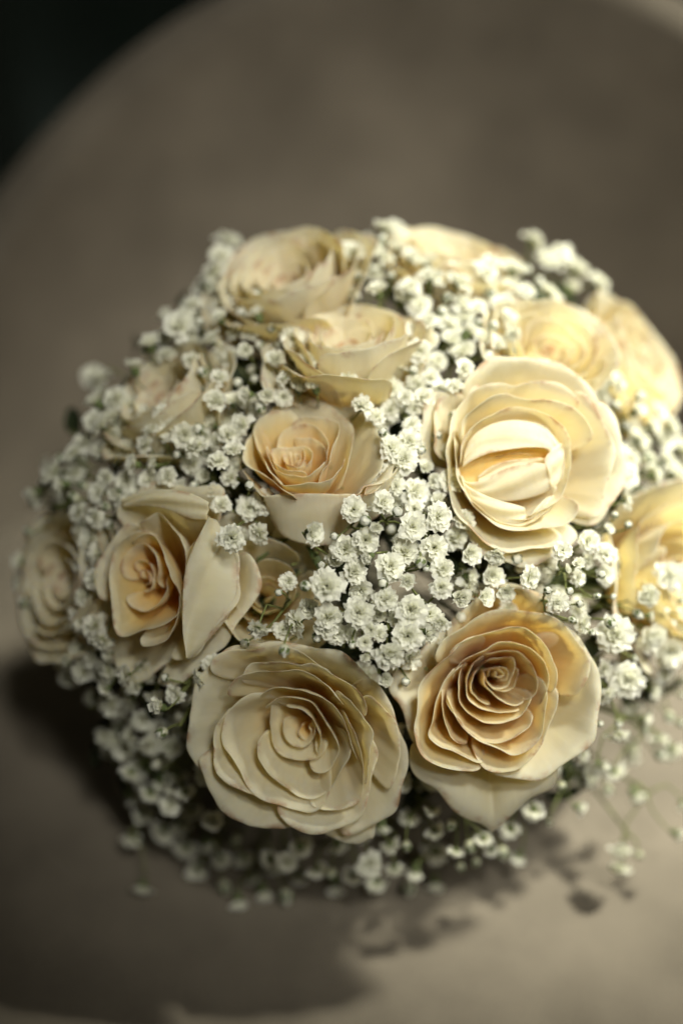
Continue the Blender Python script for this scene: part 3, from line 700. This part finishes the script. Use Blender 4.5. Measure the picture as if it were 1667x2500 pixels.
crop((1267, 1100), .2551, [
 (415,960,205,'o',12,(.1,.3,1)),(555,1085,112,'h',12),(440,1145,105,'h',10),(790,1190,86,'b',12,(0,.6,.8)),(560,1225,160,'o',4),(820,1190,220,'o',-2),(660,870,230,'o',6),(830,980,230,'o',5),
 (100,1220,240,'o',6),(355,1460,225,'o',9,(.2,-.1,1)),(1010,480,190,'o',2),(600,1660,240,'o',5),(910,1770,370,'o',9,(0,0,1)),(870,1650,115,'b',14),(1260,1780,340,'o',5),(1440,1930,310,'o',9,(.1,0,1)),
 (1440,1200,300,'o',10,(.2,0,1)),(1215,1400,245,'h',10,(0,.1,1)),(1030,2190,335,'o',9,(0,0,1)),(800,2090,200,'o',3),(830,2330,200,'o',5),(1275,2290,180,'o',3),(1540,1740,230,'o',5),(1560,2200,110,'o',5),
 (915,620,75,'b',6,(0,.9,.5)),(1045,715,78,'b',8,(0,.8,.6)),(270,1340,84,'b',12),(480,1345,84,'b',10),(575,1470,76,'b',12),(740,1395,72,'b',10),(690,1740,66,'b',12),(500,1620,64,'b',12),
 (1135,1565,105,'b',9),(1230,1580,95,'h',9),(1400,1535,76,'b',9),(1510,1540,76,'b',9),(1455,1660,95,'b',9),(1100,1990,60,'b',5),(1545,1430,84,'b',9),(840,760,110,'h',2),(650,1050,160,'o',-3),(900,1400,50,'b',6)])
crop((1267, 1600), .2764, [
 (870,700,225,'o',8,(.1,-.95,.3)),(1235,740,185,'o',6,(.1,-.95,.3)),(700,980,210,'o',0,(.2,-.8,.5)),(1010,1215,180,'h',-22,(.5,-.8,.3)),(510,1340,150,'h',-30,(.8,-.4,.3)),(130,1370,200,'o',-48),
 (900,1720,200,'o',-26,(0,-.8,.4)),(890,1880,200,'o',-26,(-.2,-.9,.3)),(1370,1570,150,'h',-18,(.8,-.4,.3)),(1440,1300,140,'h',-14,(.3,-.8,.3)),(1240,880,110,'b',-14),(840,1030,190,'o',-26),(1350,830,230,'o',-30),(1100,560,200,'o',-20),(550,890,170,'o',-30),
 (880,605,76,'b',10,(0,-.6,.8)),(1115,665,66,'b',8,(.2,-.8,.5)),(1325,545,94,'b',6,(0,-.9,.5)),(1430,600,84,'b',6),(1440,350,64,'b',8),(785,1190,90,'b',-12,(0,-.9,.5)),(370,1150,90,'b',-20),(265,1475,60,'b',-30,(0,-1,.2)),
 (1055,1765,76,'b',-26),(712,610,44,'b',8)], droop=.12)
crop((200, 1800), .574, [
 (375,290,95,'o',-34,(-.2,.2,1)),(555,360,95,'o',-26,(.1,.1,1)),(440,235,80,'o',-38),(210,430,85,'o',-46),(210,150,100,'o',-50),(265,670,90,'h',-46,(-.2,-.8,.4)),(490,560,100,'o',-48),(590,520,95,'o',-48),
 (870,530,95,'o',-32,(0,0,1)),(770,690,95,'h',-44,(.2,-.8,.4)),(610,680,55,'b',-44),(670,770,85,'h',-46,(.1,-.9,.3)),(870,750,62,'b',-44,(.1,-.9,.3)),(1220,540,115,'o',-26,(0,-.2,1)),(1060,580,52,'b',-28),
 (1080,660,90,'h',-46,(0,-.9,.3)),(1250,620,95,'o',-48),(1380,462,46,'b',-18),(1390,690,60,'b',-44,(0,-1,.2)),(1500,640,80,'h',-46,(0,-.9,.3)),(1500,400,85,'o',-46),(1490,310,60,'o',-40),(350,400,110,'o',-52),
 (440,470,110,'o',-50),(290,240,100,'o',-52),(260,330,90,'o',-54),(1000,560,90,'o',-50),(930,470,110,'o',-52),(1150,590,90,'o',-52),(1330,560,90,'o',-52),(1420,560,80,'h',-52),(730,640,80,'o',-50),(1310,460,90,'o',-46),(800,520,100,'o',-54)], droop=.42)
crop((1075, 1467), .3776, [(280,1540,130,'o',-14),(230,1690,60,'b',-12),(130,1720,60,'b',-12),(190,1590,80,'b',-12),(400,1630,84,'b',-11),(510,1640,110,'h',-11),(100,1620,110,'o',-14),(450,1480,150,'o',-14),
 (600,1360,150,'o',-12),(70,1450,80,'b',-11),(330,1600,90,'h',-13)], droop=.5)

# the rest of the dome, spread by hand-sized spacing between the roses
HOLES = [(728,1815,275,245),(1240,1690,235,225),(1310,1125,232,262),(765,1110,190,160),(770,1270,130,110),(425,1430,205,240),(130,1415,75,240),(700,640,175,95),(860,800,165,85),(1120,585,160,75),(1385,830,140,125),
         (1590,850,120,130),(1620,1390,120,220),(375,930,120,70),(640,1420,100,110),(820,1480,240,225),(1230,1960,110,100)]
def in_hole(px, py, f=1.0): return any(((px-a)/(c*f))**2+((py-b)/(d*f))**2 < 1 for a, b, c, d in HOLES)
SIL = [(500,690),(470,740),(390,790),(340,850),(225,960),(215,1040),(100,1180),(50,1380),(55,1490),(110,1570),(190,1660),(260,1750),(270,1850),(310,1950),(300,2080),(420,2120),(560,2200),(700,2220),(900,2180),(1100,2140),
       (1290,2060),(1400,1950),(1730,1850),(1730,950),(1640,900),(1500,740),(1400,660),(1290,600),(1050,540),(940,540),(880,600),(560,570)]
def inside(px, py, poly=SIL):
    c = False; j = len(poly)-1
    for i in range(len(poly)):
        (xi, yi), (xj, yj) = poly[i], poly[j]
        if (yi > py) != (yj > py) and px < (xj-xi)*(py-yi)/(yj-yi)+xi: c = not c
        j = i
    return c
rs = random.Random(5)
def near_any(px, py, L, dmin): return any((px-q[0])**2+(py-q[1])**2 < dmin*dmin for q in L)
tries = 0; placed = []
while tries < 20000 and len(placed) < 430:
    tries += 1
    a = rs.random()*6.283; q = math.sqrt(rs.random())
    px, py = 870+835*q*math.cos(a), 1350+820*q*math.sin(a)
    if not inside(px, py): continue
    if in_hole(px, py, .93) or any(((px-a_)/c_)**2+((py-b_)/d_)**2 < 1.12 for a_, b_, c_, d_ in HOLES[:2]): continue
    sp = 36 if (py < 1250 or px < 560) else 48
    if near_any(px, py, FL, sp) or near_any(px, py, placed, sp): continue
    low = py > 1700
    if py > 1900 and rs.random() < .45: continue
    d = dome_depth(px, py) - rs.uniform(-.004, .012) + (0.03 if low else 0)
    k = rs.choices(['o', 'h', 'b'], [.58, .18, .24])[0]
    placed.append([px, py, d, {'o': rs.uniform(46, 72), 'h': rs.uniform(42, 56), 'b': rs.uniform(22, 30)}[k], k, None])
# silhouettes: loose blossoms standing out from the dome on the left and the crown
for (px, py, dm, k) in [(437,797,78,'o'),(368,848,60,'h'),(330,905,55,'h'),(240,985,55,'h'),(250,1040,70,'o'),(180,1110,60,'o'),(132,1165,55,'h'),(90,1200,50,'h'),(140,1150,60,'o'),(470,745,50,'o'),
                        (1370,620,60,'o'),(1300,590,60,'o'),(1410,660,60,'o'),(1460,690,60,'o'),(940,560,60,'o'),(905,600,55,'o'),(1340,640,70,'o'),(1250,660,70,'o'),(1180,670,70,'o'),(1120,690,70,'o'),(1050,680,70,'o'),(1000,700,60,'o'),
                        (395,1728,50,'h'),(395,1790,30,'b')]:
    placed.append([px, py, dome_depth(px, py)+(-0.012 if py < 1500 else -.02), dm, k, None])
FL += placed

SPRIGS = [
 (800,1300,'dense white sprig of baby\'s breath in sharp focus at the very middle of the bouquet'),
 (1000,1290,'white baby\'s breath sprig tucked against the left side of the largest pale rose'),
 (830,1450,'white sprig with the largest round blossom, just above the lowest front rose'),
 (1000,1530,'crisp white sprig wedged between the two front roses'),
 (590,1400,'long thin stems with one nodding blossom and a hanging bud over the lowest front rose'),
 (580,1315,'sprig with one fluffy blossom and a lone half-open one below the small upturned rose'),
 (1400,1400,'sprig of many small green-tipped buds between the palest rose and the spiral-hearted rose'),
 (1480,1330,'white sprig resting under the right lower rim of the palest rose'),
 (1600,1440,'large creamy half-open blossom and white blossoms before the cut-off right rose'),
 (1500,1560,'biggest ruffled blossom beside the spiral-hearted rose'),
 (1620,1610,'ruffled blossoms at the right edge beside the spiral-hearted rose'),
 (1530,1760,'white sprig with nodding blossoms right of the spiral-hearted rose'),
 (1560,2050,'long drooping stem of blossoms hanging over the bright seat at lower right'),
 (1380,1980,'faint drooping stem with two buds just right of the hanging pointed petal'),
 (1060,2130,'shadowy tuft of baby\'s breath hanging between and below the two front roses'),
 (850,2130,'dark fringe of baby\'s breath directly under the lowest front rose'),
 (620,2160,'drooping dim sprig at the lowest edge of the bouquet'),
 (420,1980,'shaded sprig with two glinting blossoms left of the lowest front rose'),
 (330,2130,'lone dim blossom reaching farthest down at lower left'),
 (320,1850,'dark blurred sprig below the shaded-heart rose at left'),
 (395,1740,'small sprig with one bright half-open blossom under the shaded-heart rose'),
 (150,1650,'dim sprig under the far left rose'),
 (260,1180,'blurred sprig between the far left rose and the shaded-heart rose'),
 (130,1170,'soft blurred sprig on the outer left shoulder of the bouquet'),
 (340,1080,'blurred sprig above the shaded-heart rose'),
 (480,1080,'blurred sprig left of the small upturned rose'),
 (250,960,'pale blurred sprig at the outer upper left edge'),
 (420,800,'single blurred blossoms standing out against the backrest at upper left'),
 (560,930,'white blurred mass of baby\'s breath above and left of the small upturned rose'),
 (580,770,'blurred white sprig under the top left rose'),
 (700,900,'white sprig between the small upturned rose and the rose seen side on'),
 (900,940,'baby\'s breath sprig filling the gap above the small upturned rose'),
 (1000,1010,'small sprig in the dark gap left of the palest rose'),
 (1110,830,'blurred white tuft between the side-on rose and the glowing rose'),
 (1130,690,'blurred white tuft just below the topmost rose'),
 (960,600,'blurred sprig in the notch between the two highest roses'),
 (1350,640,'blurred white sprig along the upper right skyline of the bouquet'),
 (1550,1000,'blurred white sprig right of the palest rose'),
 (1620,1100,'hazy white sprig at the right edge above the cut-off rose'),
 (1260,1420,'small blossoms in the gap between the palest rose and the spiral-hearted rose'),
]
assign = {}
for i, f in enumerate(FL):
    j = min(range(len(SPRIGS)), key=lambda q: (f[0]-SPRIGS[q][0])**2+(f[1]-SPRIGS[q][1])**2)
    assign.setdefault(j, []).append(i)
def curve_pts(a, b, bend, n=7):
    out = []
    for k in range(n):
        t = k/(n-1); out.append(a.lerp(b, t) + bend*(4*t*(1-t)))
    return out
HEART = BC + F*0.10
for j, (sx, sy, lab) in enumerate(SPRIGS):
    idx = assign.get(j, [])
    if not idx: continue
    rr = random.Random(900+j)
    pos = {}
    for i in idx:
        f = FL[i]; p = pt(f[0], f[1], f[2])
        if p.z < SEAT_Z+0.006: p.z = SEAT_Z+0.006
        pos[i] = p
    cen = sum(pos.values(), Vector())/len(pos)
    root_p = cen.lerp(HEART, 0.60)
    root = bpy.data.objects.new('babys_breath_sprig', None); C.objects.link(root); root.location = root_p
    tag(root, lab, 'flower sprig', "sprigs of baby's breath in the bouquet")
    mb = MB()
    # greedy forks: groups of up to four neighbouring blossoms share a branch
    left = list(idx); forks = []
    while left:
        a = left.pop(0); grp = [a]
        left.sort(key=lambda q: (pos[q]-pos[a]).length)
        while left and len(grp) < 4 and (pos[left[0]]-pos[a]).length < 0.027: grp.append(left.pop(0))
        forks.append(grp)
    for grp in forks:
        gc = sum((pos[i] for i in grp), Vector())/len(grp)
        fk = gc.lerp(HEART, rr.uniform(.045, .10)) + Vector([rr.uniform(-.003, .003) for _ in range(3)])
        if gc.z < BC.z - 0.055 or (sx > 1450 and sy > 1700): fk = gc + U*rr.uniform(.006, .013) + X*rr.uniform(-.006, .002) + F*0.002
        bend = Vector([rr.uniform(-.005, .005) for _ in range(3)])
        mb.tube([p-root_p for p in curve_pts(root_p, fk, bend)], [.00095-.00036*k/6 for k in range(7)], 6)
        mb.tube([fk-root_p-(fk-root_p).normalized()*.0007, fk-root_p, fk-root_p+(fk-root_p).normalized()*.0007], [.0004, .0008, .0004], 6)
        for i in grp:
            f = FL[i]; p = pos[i]
            nrm = f[5]
            if nrm is None:
                nrm = (dome_normal(f[0], f[1]) + Vector([rr.uniform(-.55, .55) for _ in range(3)])).normalized()
                if f[1] > 1850 and f[0] > 250: nrm = cdir(rr.uniform(-.5, .5), -.85, rr.uniform(-.8, .1))
            f[5] = nrm
            k = f[4]
            dia = {'o': .0108, 'h': .0062, 'b': .0041}[k]
            sc_ = 0.93*(f[3]/FPX*f[2])/dia; sc_ = min(max(sc_, .6), 1.7)
            base = {'o': .0019, 'h': .0028, 'b': .0022}[k]*sc_
            foot = p - nrm*base
            mid = fk.lerp(foot, .55) + Vector([rr.uniform(-.0022, .0022) for _ in range(3)]) - nrm*0.003
            mb.tube([q-root_p for q in [fk, fk.lerp(mid, .5)+Vector([rr.uniform(-.0006, .0006) for _ in range(3)]), mid, mid.lerp(foot, .6)-nrm*.0006, foot]], [.00052, .00046, .00043, .00038, .00038], 5)
            me = {'o': OPEN, 'h': HALF, 'b': BUD}[k]; me = me[rr.randrange(len(me))]
            nm = {'o': 'blossom', 'h': 'half_open_blossom', 'b': 'bud'}[k]
            M = frame_mat(p-root_p, nrm, rr.random()*6.28)
            o = link(nm, me, root); o.matrix_local = M @ Matrix.Diagonal((sc_, sc_, sc_*rr.uniform(.85, 1.1), 1))
            c = link('calyx', {'o': CAL_O, 'h': CAL_H, 'b': CAL_B}[k], o)
            if k == 'o': c.location = (0, 0, .0002)
            if k == 'h': c.location = (0, 0, .0009); c.scale = (.8, .8, 1)
            if k == 'b': c.location = (0, 0, 0.0007)
    st = link('stem', mb.mesh('stem', [M_stem]), root)

# deep filling: the crowd of stems, leaves and small blossoms one cannot count between the flowers
def filling():
    rr = random.Random(77); mb = MB(); mw = MB()
    def dome_pt(inner):
        a = rr.random()*6.283; q = math.sqrt(rr.random())
        px, py = 870+800*q*math.cos(a), 1350+790*q*math.sin(a)
        if py > 1930 or not inside(px-(25 if px > 870 else -25), py-(20 if py > 1350 else -20)): return dome_pt(inner)
        return px, py, dome_depth(px, py)+inner
    for _ in range(420):
        px, py, d = dome_pt(rr.uniform(.008, .022)); p = pt(px, py, d)
        if p.z < SEAT_Z+.004: continue
        b = p.lerp(HEART, rr.uniform(.3, .6)); mb.tube(curve_pts(b, p, Vector([rr.uniform(-.006, .006) for _ in range(3)]), 5), [.0006, .0006, .0005, .0005, .0004], 5, 0)
    for _ in range(380):                     # narrow leaves
        px, py, d = dome_pt(rr.uniform(.024, .046)); p = pt(px, py, d)
        n = (dome_normal(px, py)+Vector([rr.uniform(-.8, .8) for _ in range(3)])).normalized(); M = frame_mat(p, n, rr.random()*6.28); L = rr.uniform(.014, .026); W = L*rr.uniform(.20, .34)
        V = []
        for j in range(7):
            t = j/6
            for s_ in (-1, 0, 1): V.append(M @ Vector(((t-.5)*L, s_*W*math.sin(math.pi*min(.98, t*.94+.04)), .12*L*abs(s_)-.3*L*(t-.5)**2)))
        V = [v if v.z > SEAT_Z+.003 else Vector((v.x, v.y, SEAT_Z+.003)) for v in V]
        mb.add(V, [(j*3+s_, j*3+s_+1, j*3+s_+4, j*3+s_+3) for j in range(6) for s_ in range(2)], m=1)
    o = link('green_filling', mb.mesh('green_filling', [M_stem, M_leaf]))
    tag(o, 'dark green stems and leaves glimpsed deep between the flowers', 'foliage', kind='stuff')
    src = [(blossom(200+s), budmesh(20+s)) for s in range(2)]
    for _ in range(330):
        px, py, d = dome_pt(rr.uniform(.004, .020))
        if in_hole(px, py, .8): continue
        p = pt(px, py, d)
        if p.z < SEAT_Z+.01: continue
        n = (dome_normal(px, py)+Vector([rr.uniform(-.6, .6) for _ in range(3)])).normalized(); M = frame_mat(p, n, rr.random()*6.28)
        s0 = src[rr.randrange(2)][0 if rr.random() < .75 else 1]; sc_ = rr.uniform(.75, 1.05)
        mw.add([M @ (Vector(v)*sc_) for v in s0.v], s0.f, s0.uv)
    o = link('deep_blossoms', mw.mesh('deep_blossoms', [M_white]))
    tag(o, 'crowd of small white blossoms sunk deep between the roses', 'blossoms', kind='stuff')
filling()
